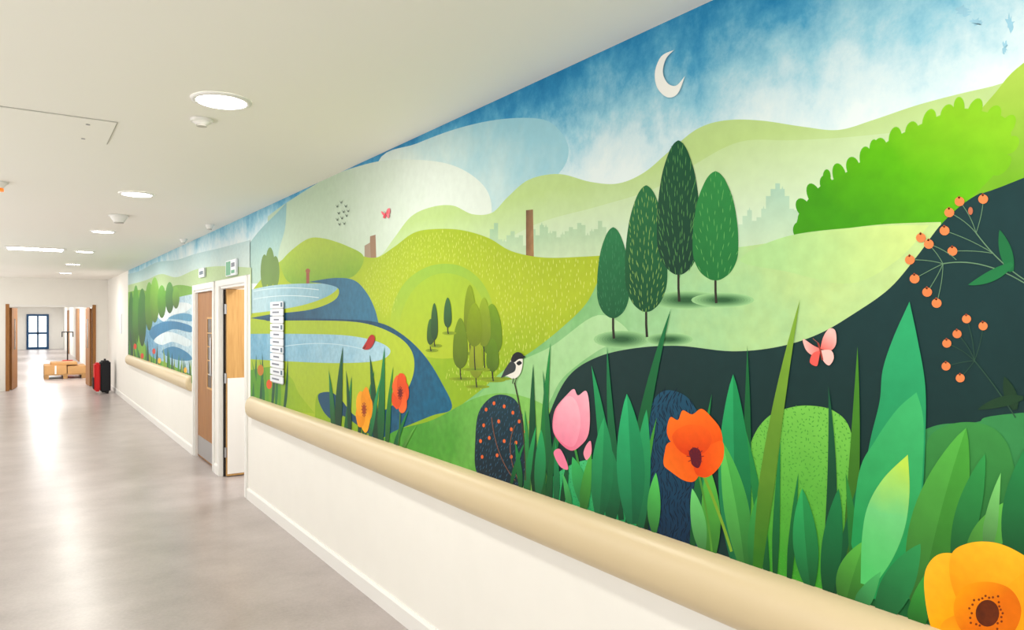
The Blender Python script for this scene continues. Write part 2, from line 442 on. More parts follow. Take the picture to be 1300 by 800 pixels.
# --- mist & pale hills
P([(480,206),(530,182),(585,162),(640,151),(690,152),(714,170),(722,195),(708,222),(660,260),(600,300),(480,300)],G((214,228,220),(150,200,214),(600,290),(640,148),.03,.25))
P([(340,275,1),(366,256),(420,224),(480,205),(530,203),(572,209),(604,226),(622,250),(622,285),(600,340,1),(340,350,1)],G((188,208,182),(220,230,220),(430,340),(540,205),.03))
P([(316,310,1),(332,290),(352,270),(364,257,1),(362,290),(354,320),(350,360,1),(316,360,1)],G((176,204,190),(140,184,190),(340,350),(340,275)))
ridge=[(440,345,1),(480,327),(500,303),(522,275),(548,263),(575,261),(600,272),(625,270),(645,250),(672,228),(710,221),(750,231),(785,233),(818,219),(850,192),(885,164),(920,153),(965,153),(1020,161),(1065,165),(1110,152),(1170,132),(1250,112),(1340,95),(1700,60,1),(1700,420,1),(440,420,1)]
P(ridge,G((204,224,192),(182,208,136),(800,330),(800,215),.03,.06))
P([(600,330,1),(680,285),(760,262),(830,240),(880,210),(940,180),(1010,178),(1100,172),(1300,150,1),(1300,340,1)],G((208,226,202),(188,212,150),(900,300),(900,185),.03,.06))
# --- city silhouettes
def city(x0,x1,yb,yt,m,prof):
    pts=[(x0,yb)]
    n=len(prof);w=(x1-x0)/n
    for i,h in enumerate(prof):
        y=yb-(yb-yt)*h;xa=x0+i*w;xb=xa+w
        pts.append((xa,y))
        if random.random()<.25: pts+= [((xa+xb)/2-1,y),((xa+xb)/2,y-4),((xa+xb)/2+1,y)]
        pts.append((xb,y))
    pts.append((x1,yb)); P(pts,m,False)
city(622,770,330,278,G((198,218,180),(162,196,160),(700,332),(700,276)),[.75,.9,.5,.45,.6,.7,.55,.6,.35,.5,.75,.6,.85,.8,.65,.7,.55,.62,.7,.8,.75,.9,.85,.6,.7,.75,.95,.8])
city(925,1062,330,240,G((198,220,186),(166,200,178),(990,322),(990,236)),[.3,.45,.5,.62,.7,.55,.6,.72,.9,1.0,1.08,1.0,.9,.72,.7,.6,.62,.5,.55,.4,.45,.3,.2])
P([(668,267),(677,266),(678,328),(668,328)],G((96,66,44),(168,128,86),(664,300),(682,300),.15),False)
P([(470,300),(477,298),(478,330),(469,330)],C((150,118,92)),False); P([(463,312),(470,308),(471,330),(463,330)],C((160,140,118)),False)

# --- right yellow-green hill & bush
P([(1180,230,1),(1225,165),(1262,120),(1300,80),(1400,20),(1700,-60,1),(1700,420,1),(1180,340,1)],G((116,174,44),(172,202,86),(1290,230),(1290,80)))
bm_=G((66,148,24),(136,196,44),(1110,300),(1230,150),.06,.14,c3=(94,178,26))
bush=[(1008,302,1),(1016,270),(1040,238),(1070,222),(1100,200),(1130,178),(1165,160),(1195,146),(1222,138),(1250,142),(1276,150),(1284,172),(1278,200),(1262,222),(1235,250),(1195,292,1),(1100,292,1)]
P(bush,bm_)
for i,(x,y) in enumerate([(1020,262),(1034,246),(1050,233),(1066,221),(1083,210),(1100,200),(1118,186),(1137,175),(1158,165),(1180,152),(1203,143),(1238,138),(1262,144),(1279,158),(1284,182),(1272,208)]):
    E(x,y+2,8.5,13+3*(i%2),bm_,rot=.08*(i-6))
E(1218,136,7,13,bm_);E(1110,190,6,13,bm_);E(1050,224,5,9,bm_)
for (x,y) in [(1014,292),(1020,278)]: E(x,y,7,10,bm_)

# --- yellow-green hill (textured)
hill=P([(318,372,1),(340,345),(362,327),(385,307),(405,302),(432,309),(455,323),(478,327),(500,314),(525,296),(550,291),(585,292),(620,302),(650,319),(690,327),(740,326),(800,322,1),(800,470,1),(640,540,1),(540,620,1),(318,520,1)],
  G((160,182,42),(140,174,36),(560,300),(560,470),.04,.1,c3=(174,192,50)))
P([(355,334,1),(370,318),(392,303),(412,303),(440,312),(462,326),(450,350),(420,356),(370,360)],G((168,192,62),(128,168,52),(400,305),(400,355)))
P([(495,412,1),(500,385),(515,358),(540,340),(566,335),(590,340),(612,358),(625,385),(628,420),(600,450),(540,450)],G((170,192,56),(146,184,66),(560,440),(560,338),.04))
P([(506,420,1),(512,392),(527,366),(547,351),(568,347),(590,353),(606,368),(616,392),(620,430),(590,452),(540,452)],G((170,190,50),(158,188,56),(560,440),(560,345),.04))
hp=crom([(478,330),(500,318),(525,299),(550,294),(585,295),(620,305),(650,322),(690,330),(758,329),(750,365),(715,415),(650,462),(600,500),(565,470),(630,430),(626,370),(590,338),(545,336),(510,362),(500,395),(480,400),(460,360)])
scatter([W(*p) for p in hp],.027,.018,.0038,VERT,C((212,220,116),0))
for x,y,rx,ry in ((336,345,5,22),(343,340,6,26),(350,345,5,20)): E(x,y,rx,ry,C((104,136,66)))
P([(389,344),(393,344),(393,362),(389,362)],C((150,80,60)),False);E(391,344,3,3,C((160,90,60)))

# --- river, left
P([(318,368,1),(350,362),(395,360),(428,362),(420,374),(390,386),(350,394),(318,398,1)],G((176,206,214),(130,176,194),(320,380),(430,362),.08,.25))
for y in (370,380): stroke(qb((322,y),(360,y-8),(405,y-2)),1,C((206,224,228),0))
P([(392,358,1),(425,353),(450,356),(466,372),(476,392),(481,411,1),(440,408),(400,405),(355,408),(318,404,1),(345,399),(395,393),(425,381),(430,367),(415,361)],G((24,76,106),(54,112,142),(380,400),(450,360),.12,.2))
P([(330,404,1),(420,405),(478,409),(510,424),(538,450),(560,484),(574,518),(548,528),(505,546),(480,560,1),(440,530),(420,525),(405,505),(440,495),(500,470)],G((20,68,98),(20,92,124),(470,420),(560,520),.2,.2))
P([(318,408,1),(400,407),(460,410),(500,424),(522,444),(526,470),(515,498),(490,520),(455,530),(430,505),(404,500),(400,530,1),(318,510,1)],G((160,184,52),(176,196,56),(340,450),(520,450)))
P([(318,424,1),(380,424),(440,426),(480,434),(496,446),(480,458),(430,461),(370,459),(318,456,1)],G((112,168,196),(168,204,218),(320,440),(495,445),.1,.3,7))
stroke(qb((360,440),(420,430),(470,446)),1,C((190,216,226),0))
P([(404,502),(420,498),(432,508),(436,525),(428,536),(412,524)],C((24,76,106)))
P([(318,470,1),(350,466),(370,480),(380,500),(400,525,1),(318,520,1)],G((86,150,40),(150,180,40),(330,510),(380,470)))
for i in range(9):
    x=320+i*5; blade((x,512+i*2),(x+random.uniform(-6,8),440+random.uniform(0,30)),4,C([(40,110,50),(90,150,40),(30,80,50)][i%3]),bend=3)
E(331,470,4,7,C((190,120,40)));E(342,488,3.5,6,C((220,90,40)))

# --- mint field
P([(1195,282,1),(1120,285),(1050,294),(980,308),(900,318),(830,320),(768,324),(762,350),(745,385),(715,415),(680,443),(645,466),(605,500),(560,530),(500,552),(470,566,1),(560,620,1),(700,680,1),(1195,640,1)],
  G((188,214,142),(124,184,116),(1100,300),(700,470),.07,.2,c3=(160,206,152)))
P([(640,470),(700,440),(760,400),(800,425),(760,445),(715,480),(690,520),(640,540),(600,520)],G((178,218,162),(136,194,118),(760,410),(620,510),.05,.2))
P([(500,548),(550,533),(605,505),(650,500),(700,520),(720,560),(720,650,1),(470,575,1)],G((76,150,50),(130,190,92),(560,590),(660,505),.1,.2))
P([(1000,300),(1100,288),(1180,286,1),(1140,330),(1080,360),(1000,345),(940,330)],G((200,222,138),(172,212,144),(1150,290),(1000,340),.06,.2))

# --- dark slate hill
P([(1700,60,1),(1300,226),(1240,248),(1198,282),(1165,325),(1130,366),(1085,398),(1040,424),(990,440),(930,446),(860,439),(800,443),(755,455),(722,478),(700,520),(690,560),(700,640,1),(900,720,1),(1250,840,1),(1700,990,1)],G((16,46,44),(24,56,58),(1200,600),(1200,300),.05))
P([(1700,700,1),(1700,500,1),(1300,524),(1240,536),(1190,540),(1150,560),(1100,600),(1080,780,1),(1300,860,1)],G((26,94,48),(56,134,74),(1200,700),(1200,545),.06))

# --- painted tree group
for cx,cy,rx,ry in ((790,431,36,11),(850,431,30,8),(872,381,48,11),(918,381,40,9)):
    for k in range(9):
        f=k/8; E(cx,cy,rx*(1.0-.75*f),ry*(1.0-.75*f),C(tuple(int(a+(b2-a)*f) for a,b2 in zip((152,200,140),(46,92,54))),.02))
def tree(cx,top,bot,w,trunk,c1,c2,dash,tw=3):
    stroke([(cx-.5,bot-60 if bot-top>80 else bot-10),(cx,(bot+trunk)/2),(cx+1,trunk)],tw*.8,C((44,40,34)),tw*1.1)
    h=bot-top;pts=[]
    prof=[(0,.06),(.03,.26),(.1,.48),(.25,.76),(.45,.94),(.65,1),(.8,.95),(.92,.68),(.985,.3)]
    for t,r in prof: pts.append((cx+w/2*r,top+h*t))
    pts.append((cx,bot))
    for t,r in prof[::-1]: pts.append((cx-w/2*r,top+h*t))
    poly=P(pts,G(c1,c2,(cx,bot),(cx+w*.2,top),.05))
    base=W(cx,bot+h*.15)
    if dash:
        cxs=W(cx,bot)[0]
        def ang(q): return math.atan2(q[1]-base[1]+.02,(q[0]-cxs)*1.0)
        scatter(poly,dash[0],dash[1],dash[2],ang,C(dash[3],0),aj=.15)
tree(779,289,404,41,430,(24,88,52),(34,118,68),(.022,.02,.002,(66,136,92)))
tree(821,236,396,54,428,(18,76,44),(30,106,58),(.021,.022,.003,(132,172,88)))
tree(862,179,349,55,383,(12,56,40),(20,82,50),(.021,.026,.0028,(84,144,76)))
tree(909,218,356,58,385,(32,112,54),(46,134,66),(.026,.022,.002,(106,176,96)))
# olive trees
for cx,t,b_,w,tr,c in ((597,362,425,15,450,(120,142,26)),(625,386,452,26,482,(104,138,26)),(615,378,440,17,470,(130,152,36)),(585,404,468,19,482,(98,124,20)),(605,425,480,17,492,(142,158,40)),(626,430,472,16,484,(90,124,24)),(603,385,440,20,470,(122,144,24)),
    (547,405,438,9,446,(56,94,40)),(552,385,432,9,440,(48,86,44)),(569,378,416,10,424,(50,94,50))):
    for k in (1,.7,.4): E(cx+2,tr-1,w*.9*k,2.4*k,C((int(110+40*(k-.4)),int(136+34*(k-.4)),34)))
    tree(cx,t,b_,w,tr,tuple(int(v*.85) for v in c),tuple(min(255,int(v*1.12)) for v in c),None,1.4)

# --- lower mounds
nm=P([(606,600),(604,560),(608,525),(622,506),(638,501),(655,508),(664,530),(666,570),(664,620),(630,618)],G((10,34,46),(20,54,66),(630,600),(630,505),.1))
scatter(nm,.024,.02,.003,lambda q:math.pi/2+.5,C((50,98,128),0))
tm=P([(690,620),(715,596),(745,584),(780,584),(815,600),(835,640),(840,700,1),(690,650,1)],G((36,146,84),(76,194,120),(760,650),(760,585)))
scatter(tm,.016,.009,.003,lambda q:random.uniform(0,3),C((34,122,78),0))
bm2=P([(814,690),(820,620),(823,560),(828,515),(842,497),(862,498),(880,512),(892,545),(898,620),(896,705,1)],G((12,42,68),(24,74,100),(860,690),(860,500),.08))
scatter(bm2,.016,.03,.0035,lambda q:math.pi/2+.6*math.sin(q[1]*60+q[0]*30),C((8,26,46),0))
gm=P([(925,730,1),(940,620),(955,560),(975,530),(1002,518),(1030,515),(1060,522),(1080,545),(1086,600),(1082,700),(1080,780,1)],G((62,150,46),(120,194,80),(1030,720),(1030,520)))
scatter(gm,.012,.008,.003,lambda q:random.uniform(0,3),C((76,152,56),0))
P([(1172,720,1),(1176,600),(1180,556),(1210,538),(1248,538),(1275,556),(1290,600),(1320,760,1)],G((34,98,46),(60,138,66),(1230,700),(1230,540)))

# --- berry sprigs
def sprig(stem,ends,scol,bcol,r):
    stroke(stem,1.4,scol)
    for (jx,jy),(x,y) in ends: stroke(qb((jx,jy),((jx+x)/2+4,(jy+y)/2-3),(x,y),6),.9,scol)
    for _,(x,y) in ends:
        E(x,y,r,r*.95,bcol,n=14); E(x-.5,y-r*.85,r*.22,r*.3,C((190,90,60)),n=8,up=False)
be=C((234,132,80),.08,40)
sprig(qb((1330,370),(1280,350),(1240,296)),[((1240,296),(1206,270)),((1240,296),(1219,256)),((1240,296),(1249,253)),((1262,322),(1200,293)),((1262,322),(1210,319))],C((104,140,108),0),be,6.3)
sprig(qb((1310,365),(1250,325),(1198,335)),[((1198,335),(1170,302)),((1198,335),(1156,330)),((1198,335),(1162,354)),((1198,335),(1178,371)),((1198,335),(1190,385)),((1215,330),(1180,310))],C((104,140,108),0),be,6.3)
E(1233,268,3,5,C((190,110,80)))
sprig(qb((1290,530),(1265,490),(1238,458)),[((1238,458),(1228,405)),((1238,458),(1216,424)),((1238,458),(1203,436)),((1238,458),(1249,414)),((1238,458),(1202,465)),((1238,458),(1220,480))],C((46,78,62),0),be,5.8)
blade((1285,345),(1270,292),17,C((30,108,62)),kind='leaf');blade((1286,335),(1230,362),15,C((34,116,66)),bend=-5,kind='leaf')
blade((1290,520),(1276,478),17,C((28,58,36)),kind='leaf');blade((1300,505),(1242,520),14,C((30,62,38)),bend=4,kind='leaf')
for x,y in ((618,520),(628,512),(641,516),(652,524),(615,540),(634,535),(650,545),(660,535),(611,560),(622,556),(641,560),(656,562),(613,580),(632,578),(650,580),(668,548),(674,536)):
    E(x,y,1.8,2.5,C((226,104,52)),n=10)
stroke(qb((660,612),(640,570),(655,540)),1,C((120,80,60)));stroke(qb((655,610),(630,580),(625,530)),1,C((120,80,60)))

# --- foreground leaves and grass
g1,g2,g3,g4,g5=(26,120,58),(40,148,80),(16,82,46),(88,156,38),(30,130,76)
def LG(c,base,tip,f=.58):
    return G(tuple(int(v*f) for v in c),tuple(min(255,int(v*1.1)) for v in c),base,tip,.04,.05)
def leaf(base,tip,w,c,bend=0,kind='blade',c2=None):
    blade(base,tip,w,LG(c,base,tip),bend,kind,split=LG(c2,base,tip) if c2 else None)
# left clump
for b_,tp,w,c,bd in (((424,552),(418,470),7,(40,120,60),2),((430,555),(436,440),10,g3,-3),((438,560),(447,478),7,g1,2),((445,560),(440,470),6,g3,2),((462,562),(476,470),8,g1,-2),((478,568),(470,450),9,g3,3),((484,570),(489,440),10,g1,-2),((492,572),(500,465),7,(50,130,50),-3),((470,560),(484,480),6,g2,-2),((456,560),(460,500),5,g3,1),((500,575),(520,520),6,g1,-3),((508,580),(530,540),5,(90,160,60),-3)):
    leaf(b_,tp,w,c,bd,'blade')
def poppy(cx,cy,rx,ry,c,cd,cc,seed=1,petals=5):
    random.seed(seed)
    for i in range(petals):
        a=i*2*math.pi/petals+random.uniform(-.2,.2)
        m=G(c,cd,(cx,cy),(cx+rx*math.cos(a)*1.1,cy+ry*math.sin(a)*1.1),.05,.1) if i%2 else G(tuple(int(v*.93) for v in c),c,(cx,cy),(cx+rx*math.cos(a),cy+ry*math.sin(a)),.05,.1)
        q=[]
        for k in range(12):
            t=2*math.pi*k/12;r=1+random.uniform(-.09,.09)
            q.append((cx+rx*.48*math.cos(a)+rx*.56*math.cos(t)*r,cy+ry*.48*math.sin(a)+ry*.56*math.sin(t)*r))
        P(q,m)
    E(cx,cy,rx*.22,ry*.24,C(cc,.1))
    for k in range(12):
        t=k*math.pi/6; E(cx+rx*.28*math.cos(t),cy+ry*.3*math.sin(t),rx*.03+.3,ry*.03+.3,C(cc,.1),up=False,n=8)
stroke(qb((466,560),(462,550),(463,535)),1.5,C((60,110,40)));stroke(qb((506,575),(508,550),(509,520)),1.5,C((60,110,40)))
poppy(463,520,10.5,28,(240,150,30),(246,174,50),(150,60,20),3)
poppy(509,499,11,25,(226,80,30),(240,110,50),(110,20,20),4)
# second clump
for b_,tp,w,c,bd in (((672,625),(667,520),8,(50,140,70),2),((680,628),(678,462),11,g3,-4),((690,632),(700,435),11,(34,130,60),-5),((700,636),(690,470),9,(30,110,60),4),((662,620),(655,560),8,g1,2),((695,630),(722,500),9,g1,-4),((707,640),(706,560),9,g5,2),((668,624),(682,540),9,g2,-2),((714,642),(722,580),9,g3,2),((650,615),(668,560),6,g1,-3),((725,646),(715,600),9,(70,170,90),2)):
    leaf(b_,tp,w,c,bd,'blade')
leaf((684,630),(688,545),15,(40,146,84),2,'leaf')
stroke(qb((668,610),(668,540),(654,486)),1.4,C((60,50,40)))
stroke(qb((738,650),(742,610),(730,565)),3,C((60,140,60)))
for b_,tp,w,c,bd in (((775,655),(752,464),18,(36,144,86),8),((790,660),(772,440),12,(26,110,66),-6),((800,664),(853,392),18,(24,104,58),-14),((812,668),(835,530),10,(64,144,56),-5),((822,672),(812,560),9,g3,3)):
    leaf(b_,tp,w,c,bd,'blade')
leaf((778,660),(772,560),28,(30,120,72),2,'leaf');leaf((762,655),(768,530),30,(44,154,92),2,'leaf',(34,134,80))
leaf((815,670),(822,520),22,(40,150,90),-3,'leaf');leaf((804,665),(797,500),38,(44,166,104),2,'leaf',(32,142,88));leaf((745,645),(728,580),20,(56,164,86),2,'leaf')
leaf((742,648),(752,572),15,(74,164,66),-2);leaf((832,676),(834,600),18,(80,180,84),-3,'leaf')
# tulip
P([(703,545),(706,520),(722,500),(730,494),(735,502),(746,497),(750,525),(748,552),(738,566),(726,572),(712,562)],G((232,110,140),(250,176,192),(715,570),(740,500),.05))
P([(704,545),(708,520),(722,503),(734,512),(738,540),(730,566),(715,562)],G((238,126,154),(252,186,200),(712,570),(728,505),.05))
P([(704,575),(712,570),(720,585),(722,596),(712,592)],C((240,130,160)));P([(745,566),(751,560),(752,575),(746,584),(742,576)],C((244,150,170)))
# middle clump
for b_,tp,w,c,bd in (((880,700),(905,500),12,(30,120,60),-5),((900,705),(893,580),12,(40,140,80),3),((945,725),(950,438),14,(20,96,50),4),((975,730),(940,520),14,(36,134,66),8),((985,735),(992,560),10,(30,120,60),-2)):
    leaf(b_,tp,w,c,bd,'blade')
leaf((938,718),(932,475),44,(40,154,92),-3,'leaf',(28,132,76));leaf((905,708),(900,590),26,(84,172,66),2,'leaf');leaf((947,722),(918,560),34,(92,186,86),6,'leaf',(72,164,72))
leaf((893,700),(880,620),20,(104,190,104),2,'leaf');leaf((958,724),(972,610),24,(60,156,70),-3,'leaf')
blade((963,722),(1017,380),22,G((50,110,30),(126,166,56),(965,720),(1010,400),.03),-12,'blade')
# orange poppy
stroke(qb((930,700),(915,650),(893,600)),3.5,C((120,160,50)));stroke(qb((905,700),(900,650),(888,600)),2.5,C((80,140,50)))
def petal(pts,c1,c2,a,b_): P(pts,G(c1,c2,a,b_,.05,.12,9))
petal([(848,550),(852,530),(862,533),(868,521),(880,526),(892,519),(905,530),(916,545),(918,565),(905,572),(880,575),(858,566)],(234,84,20),(248,114,36),(885,570),(870,522))
petal([(845,575),(850,562),(870,560),(888,572),(892,592),(884,610),(870,610),(852,598),(844,590)],(242,112,36),(234,84,22),(850,600),(885,570))
petal([(882,575),(900,566),(918,560),(920,580),(912,596),(898,606),(884,600)],(224,70,20),(242,100,30),(885,580),(915,585))
petal([(855,552),(872,540),(895,542),(905,556),(898,572),(880,580),(862,570)],(214,58,16),(242,96,30),(883,580),(880,540))
P([(876,574),(882,568),(890,572),(892,584),(888,594),(880,590),(878,582)],C((92,20,36)))
for i in range(10): 
    a=i*.63; stroke([(884+5*math.cos(a),580+6*math.sin(a)),(884+11*math.cos(a),579+12*math.sin(a))],1,C((110,24,30)))
# right clumps
for b_,tp,w,c,bd in (((1050,752),(1053,490),16,(22,80,50),12),((1075,760),(1090,440),18,(66,126,38),6),((1060,755),(1118,545),12,(24,104,60),-10),((1092,765),(1075,600),18,(40,120,50),4),((1003,740),(1015,600),10,(28,110,56),-2)):
    leaf(b_,tp,w,c,bd,'blade')
P([(1090,700,1),(1096,620),(1106,560),(1118,510),(1122,470),(1135,430),(1156,383,1),(1166,430),(1176,490),(1176,560),(1172,640),(1165,740,1),(1120,780,1)],G((24,122,74),(48,162,104),(1120,700),(1155,420),.05))
P([(1082,690,1),(1092,600),(1112,560),(1140,520),(1165,498,1),(1174,540),(1170,640),(1160,760,1),(1100,760,1)],G((32,140,74),(64,174,104),(1110,720),(1160,520),.05))
leaf((1030,745),(1020,620),34,(46,154,84),-3,'leaf',(38,134,70));leaf((1052,758),(1066,620),28,(28,112,62),-2,'leaf')
leaf((1075,765),(1100,686),44,(84,164,64),-3,'leaf',(70,148,56))
P([(1094,740,1),(1096,680),(1104,640),(1124,606),(1154,577,1),(1156,625),(1150,670),(1134,710),(1110,745,1)],G((84,190,104),(184,220,84),(1105,720),(1150,590),.04,c3=(112,200,124)))
leaf((1170,770),(1228,543),74,(80,162,66),-10,'leaf',(68,148,54));leaf((1215,720),(1252,576),34,(46,134,66),-5,'leaf')
leaf((1232,720),(1292,632),44,(90,170,70),-6,'leaf');leaf((1290,720),(1310,560),50,(38,124,66),-4,'leaf');leaf((1255,700),(1272,600),20,(116,190,104),-4)
leaf((1135,790),(1060,770),24,(60,150,60),0);leaf((1090,775),(1120,725),24,(70,160,90),-2)
leaf((1120,790),(1170,690),44,(46,134,74),-6,'leaf');leaf((1165,800),(1175,730),30,(56,144,56),-2)
for i in range(6): leaf((1330+i*60,900+i*20),(1340+i*65,540+random.uniform(0,120)),60,[(50,150,80),(90,170,70),(30,120,70)][i%3],-8,'leaf')
# big yellow poppy
petal([(1176,760),(1176,725),(1190,705),(1210,702),(1225,712),(1232,740),(1228,790),(1205,830),(1185,800)],(250,164,24),(248,182,50),(1230,770),(1180,720))
petal([(1208,735),(1210,702),(1232,689),(1262,688),(1290,698),(1310,715),(1310,750),(1270,780),(1225,770)],(244,146,16),(250,184,50),(1255,770),(1260,690))
petal([(1262,770),(1290,735),(1325,720),(1350,760),(1345,820),(1300,840),(1265,815)],(246,146,16),(250,174,44),(1255,780),(1340,770))
petal([(1195,800),(1215,780),(1250,775),(1290,800),(1310,850),(1270,880),(1215,860)],(240,136,16),(250,174,44),(1255,780),(1250,860))
petal([(1212,770),(1225,745),(1255,738),(1285,748),(1298,775),(1285,805),(1250,815),(1222,800)],(224,112,10),(246,152,26),(1255,778),(1225,750))
E(1255,778,15,17,C((96,40,14),.25,60),n=24)
for i in range(26):
    a=i*.2417; r1=random.uniform(17,24); E(1255+r1*math.cos(a),778+r1*1.1*math.sin(a),1.6,1.6,C((120,50,14)),up=False,n=8)

# --- moon
P([(857,64,1),(841,72),(833,92),(836,112),(849,124),(862,119),(871,97,1),(860,109),(849,106),(843,92),(847,75)],C((244,244,238),.02))
# --- butterflies
def bfly(cx,cy,s,c1,c2):
    P([(cx,cy+2*s,1),(cx-10*s,cy-3*s),(cx-23*s,cy-11*s),(cx-20*s,cy+2*s),(cx-12*s,cy+10*s),(cx-4*s,cy+9*s)],G(c1,c2,(cx,cy),(cx-20*s,cy),.1))
    P([(cx,cy+4*s,1),(cx-2*s,cy+16*s),(cx-5*s,cy+25*s),(cx-14*s,cy+20*s),(cx-10*s,cy+8*s)],C(c1,.15))
    P([(cx,cy+2*s,1),(cx+4*s,cy-14*s),(cx+12*s,cy-25*s),(cx+20*s,cy-22*s),(cx+21*s,cy-5*s),(cx+14*s,cy+4*s)],G(c1,c2,(cx,cy),(cx+16*s,cy-18*s),.1))
    P([(cx,cy+4*s,1),(cx+14*s,cy+4*s),(cx+18*s,cy+14*s),(cx+12*s,cy+24*s),(cx+4*s,cy+18*s)],C(c2,.15))
    stroke([(cx-3*s,cy-6*s),(cx,cy+4*s),(cx+3*s,cy+17*s)],2.4*s,C((150,60,50)))
    stroke(qb((cx-3*s,cy-6*s),(cx-8*s,cy-10*s),(cx-10*s,cy-12*s),4),.8*s,C((150,90,80)))
bfly(1043,441,.95,(236,96,88),(250,190,182))
bfly(491,271,.26,(226,70,90),(236,120,130))
# --- birds
for x,y in ((429,262),(434,257),(440,262),(431,271),(437,269),(443,268),(429,279),(435,277),(441,274),(438,284),(432,285)):
    P([(x-2.2,y-2.4),(x-.6,y-.6),(x,y+.2),(x+.6,y-.8),(x+2,y-2.8),(x+.4,y+1.4),(x-.3,y+1.6)],C((84,104,92)),False)
P([(461,442,1),(466,434),(470,427),(474,425),(477,429),(475,437),(470,443),(464,444)],C((180,40,36)));P([(461,443),(467,437),(464,443)],C((90,30,30)),False)
# chickadee
P([(639,477,1),(646,466),(651,455),(657,449),(663,450),(665,457),(664,468),(660,477),(653,481),(646,478)],C((236,232,222)))
P([(650,458),(653,450),(659,447),(665,450),(666,455),(660,456),(654,460)],C((24,26,30)));P([(665,451),(669,453),(665,455)],C((24,26,30)),False)
P([(637,480,1),(643,468),(650,459),(656,463),(655,471),(648,475)],C((52,58,62)));P([(657,461),(661,458),(664,461),(660,464)],C((24,26,30)))
stroke([(653,480),(652,487)],.9,C((50,40,30)));stroke([(657,480),(655,487)],.9,C((50,40,30)))

# --- far section of the mural (past the doors)
P([(150,350,1),(175,345),(200,333),(225,330),(250,322),(280,315),(318,305,1),(318,400,1),(150,400,1)],G((206,220,212),(166,200,204),(240,360),(240,320)))
P([(163,362,1),(185,356),(205,348),(225,352),(250,342),(280,338),(320,340,1),(320,400,1),(163,440,1)],G((188,208,166),(174,200,146),(240,380),(240,345)))
P([(160,372,1),(180,368),(200,374),(225,362),(252,366,1),(252,500,1),(160,470,1)],C((116,172,58)))
P([(186,395,1),(205,386),(225,378),(252,372,1),(252,480,1),(215,462),(190,450),(182,420)],G((96,156,190),(190,216,226),(190,440),(245,380),.2,.35,6))
for q,c in (([(200,398),(214,388),(232,384),(244,388),(236,396),(220,400),(208,408)],(222,232,234)),
            ([(190,420),(204,410),(222,408),(243,414),(243,422),(222,418),(206,424),(196,432)],(54,124,166)),
            ([(196,432),(210,422),(226,424),(244,434),(238,440),(220,434),(206,438)],(214,228,232)),
            ([(206,446),(220,440),(236,446),(245,456),(232,458),(216,454)],(60,130,170)),
            ([(214,404),(230,398),(244,400),(244,408),(228,406)],(90,154,188))):
    P(q,C(c,.1,8))
for cx,t,b_,w,c in ((167,370,470,8,(46,112,46)),(173,362,440,9,(74,142,46)),(181,366,440,11,(56,122,46)),(190,358,420,11,(102,168,46)),(197,352,410,12,(124,184,56)),(206,362,404,11,(94,162,46)),(216,358,398,11,(76,142,56)),(224,364,392,9,(114,172,56))):
    E(cx,(t+b_)/2,w/2,(b_-t)/2,LG(c,(cx,b_),(cx,t)))
for i in range(34):
    x=163+i*2.5; yb=455+(x-163)*.5
    blade((x,yb+8),(x+random.uniform(-3,3),yb-18-random.uniform(0,22)),3.2,C([(30,96,50),(60,136,50),(20,70,50),(130,160,40)][i%4]),bend=1)
for x,y in ((172,440),(181,452),(190,462),(203,458),(213,470),(226,476),(236,470),(196,446)): E(x,y,2,3.6,C([(220,120,40),(210,60,40),(240,180,60)][int(x)%3]))
obj('wall_mural',V,F,MATS,FI)

# ------------------------------------------------------------------ ceiling fittings
def downlight(y,x=.69,en=17):
    e=empty('ceiling_downlight',(x,y,CEIL))
    prof=[(.122,-.0005),(.120,-.006),(.112,-.009),(.102,-.010),(.098,-.004)]
    seg=40
    bm=bmesh.new()
    rings=[[bm.verts.new((r*math.cos(2*math.pi*k/seg),r*math.sin(2*math.pi*k/seg),z)) for k in range(seg)] for r,z in prof]
    for a,b_ in zip(rings[:-1],rings[1:]):
        for k in range(seg):
            j=(k+1)%seg
            f=bm.faces.new((a[k],a[j],b_[j],b_[k])); f.smooth=True
    me=bpy.data.meshes.new('trim');bm.to_mesh(me);bm.free();me.materials.append(M_trim)
    o=bpy.data.objects.new('trim',me);S.collection.objects.link(o);o.parent=e
    cyl('diffuser',(x,y,CEIL-.006),.098,.006,M_lamp,e)
    l=bpy.data.lights.new('lamp','AREA');l.shape='DISK';l.size=.17;l.energy=en;l.color=(1,.965,.9)
    o=bpy.data.objects.new('lamp',l);o.location=(0,0,-.012);S.collection.objects.link(o);o.parent=e
for k in range(-3,7): downlight(3.17+2.72*k)
e=empty('ceiling_panel_light',(.13,11.2,CEIL))
box('frame',(-.2,11.0,CEIL-.012),(.46,11.42,CEIL-.001),M_trim,e);box('diffuser',(-.17,11.03,CEIL-.015),(.43,11.39,CEIL-.0125),M_lamp,e)
def detector(name,x,y,r=.05,h=.03,m=M_trim,drop=0):
    e=empty(name,(x,y,CEIL))
    cyl('base',(x,y,CEIL-.008),r*1.1,.014,m,e)
    cyl('dome',(x,y,CEIL-.014-h/2),r*.55,h,m,e,r2=r*.95)
    cyl('collar',(x,y,CEIL-.018-h),r*.5,.008,M_seam,e,r2=r*.5)
    return e
detector('smoke_detector',.68,3.52,.045,.012);detector('smoke_detector.001',.70,7.2,.075,.05)
detector('smoke_detector.002',1.5,7.4,.04,.03);detector('smoke_detector.003',1.52,8.9,.04,.03)
e=detector('beacon_detector',-.14,5.9,.05,.03,M_trim);cyl('lens',(-.14,5.9,CEIL-.055),.03,.02,M_orange,e)
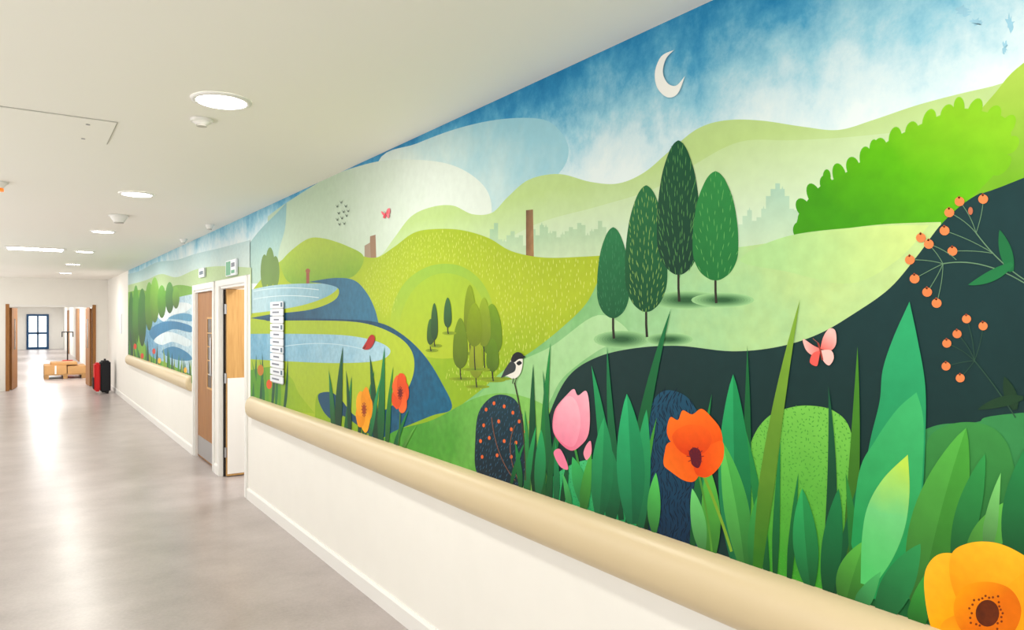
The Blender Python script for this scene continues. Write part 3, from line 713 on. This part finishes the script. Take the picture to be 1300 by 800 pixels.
# access hatch
e=empty('ceiling_access_hatch',(.05,4.05,CEIL))
box('seam',(-.27,3.795,CEIL-.0025),(.365,4.305,CEIL-.0005),M_seam,e);box('panel',(-.264,3.799,CEIL-.006),(.360,4.300,CEIL-.003),M_ceil,e)
cyl('lock',(.25,4.22,CEIL-.007),.009,.003,M_steel,e);cyl('lock_b',(.25,3.9,CEIL-.007),.009,.003,M_steel,e)

# ------------------------------------------------------------------ far objects
e=empty('cardboard_pallet',(.95,22.8,0))
for k in range(3): box('runner_%d'%k,(.45+k*.42,22.4,0),(.55+k*.42,23.6,.1),M_pallet,e)
for k in range(6): box('slat_%d'%k,(.45,22.4+k*.22,.1),(1.39,22.5+k*.22,.125),M_pallet,e)
box('carton_a',(.45,22.4,.125),(.95,23.5,.36),M_card,e,.005);box('carton_b',(.97,22.42,.125),(1.4,23.4,.33),M_card,e,.005);box('carton_c',(.6,22.5,.36),(1.2,23.3,.43),M_card,e,.005)
box('tape',(.68,22.395,.13),(.72,22.399,.355),M_trim,e)
e=empty('pallet_truck',(1.1,25.0,0))
box('fork_a',(.85,24.2,.05),(1.0,25.3,.1),M_red,e);box('fork_b',(1.2,24.2,.05),(1.35,25.3,.1),M_red,e)
box('head',(.95,25.3,.05),(1.25,25.5,.35),M_red,e,.02);cyl('handle_shaft',(1.1,25.45,.75),.018,.9,M_dark,e)
cyl('wheel',(1.1,25.4,.08),.08,.1,M_dark,e,axis='X')
cyl('grip',(1.1,25.45,1.2),.016,.3,M_dark,e,axis='X');cyl('grip_l',(.96,25.45,1.13),.014,.16,M_dark,e);cyl('grip_r',(1.24,25.45,1.13),.014,.16,M_dark,e)
# red & black trolley bag
e=empty('equipment_bag',(1.45,17.6,0))
box('body_black',(1.35,17.4,.03),(1.54,17.8,.70),M_black,e,.03);box('front_red',(1.24,17.42,.05),(1.36,17.78,.66),M_red,e,.03)
box('pocket',(1.222,17.48,.1),(1.245,17.7,.35),M_black,e,.008)
cyl('wheel_a',(1.48,17.45,.03),.03,.04,M_dark,e,axis='X');cyl('wheel_b',(1.48,17.75,.03),.03,.04,M_dark,e,axis='X')
box('handle',(1.43,17.53,.70),(1.46,17.56,.73),M_dark,e);box('handle_b',(1.43,17.65,.70),(1.46,17.68,.73),M_dark,e);box('handle_c',(1.43,17.53,.725),(1.46,17.68,.74),M_dark,e)
box('notice_board',(WX-.012,16.4,1.3),(WX-.001,16.7,1.7),M_signw)

# ------------------------------------------------------------------ world, far lamps, camera
w=bpy.data.worlds.new('World');S.world=w;w.use_nodes=True
bg=w.node_tree.nodes['Background'];bg.inputs[0].default_value=(1,.985,.955,1);bg.inputs[1].default_value=2.45
for y in (21,26,31,37,42):
    l=bpy.data.lights.new('far_lamp','AREA');l.size=.5;l.energy=80
    o=bpy.data.objects.new('far_corridor_lamp',l);o.location=(.6,y,2.48);S.collection.objects.link(o)
cam=bpy.data.cameras.new('camera');cam.sensor_width=36;cam.lens=900/1300*36;cam.shift_y=5/1300
co=bpy.data.objects.new('camera',cam);co.location=(0,0,EYE);co.rotation_euler=(math.pi/2,0,-YAW);S.collection.objects.link(co)
S.camera=co
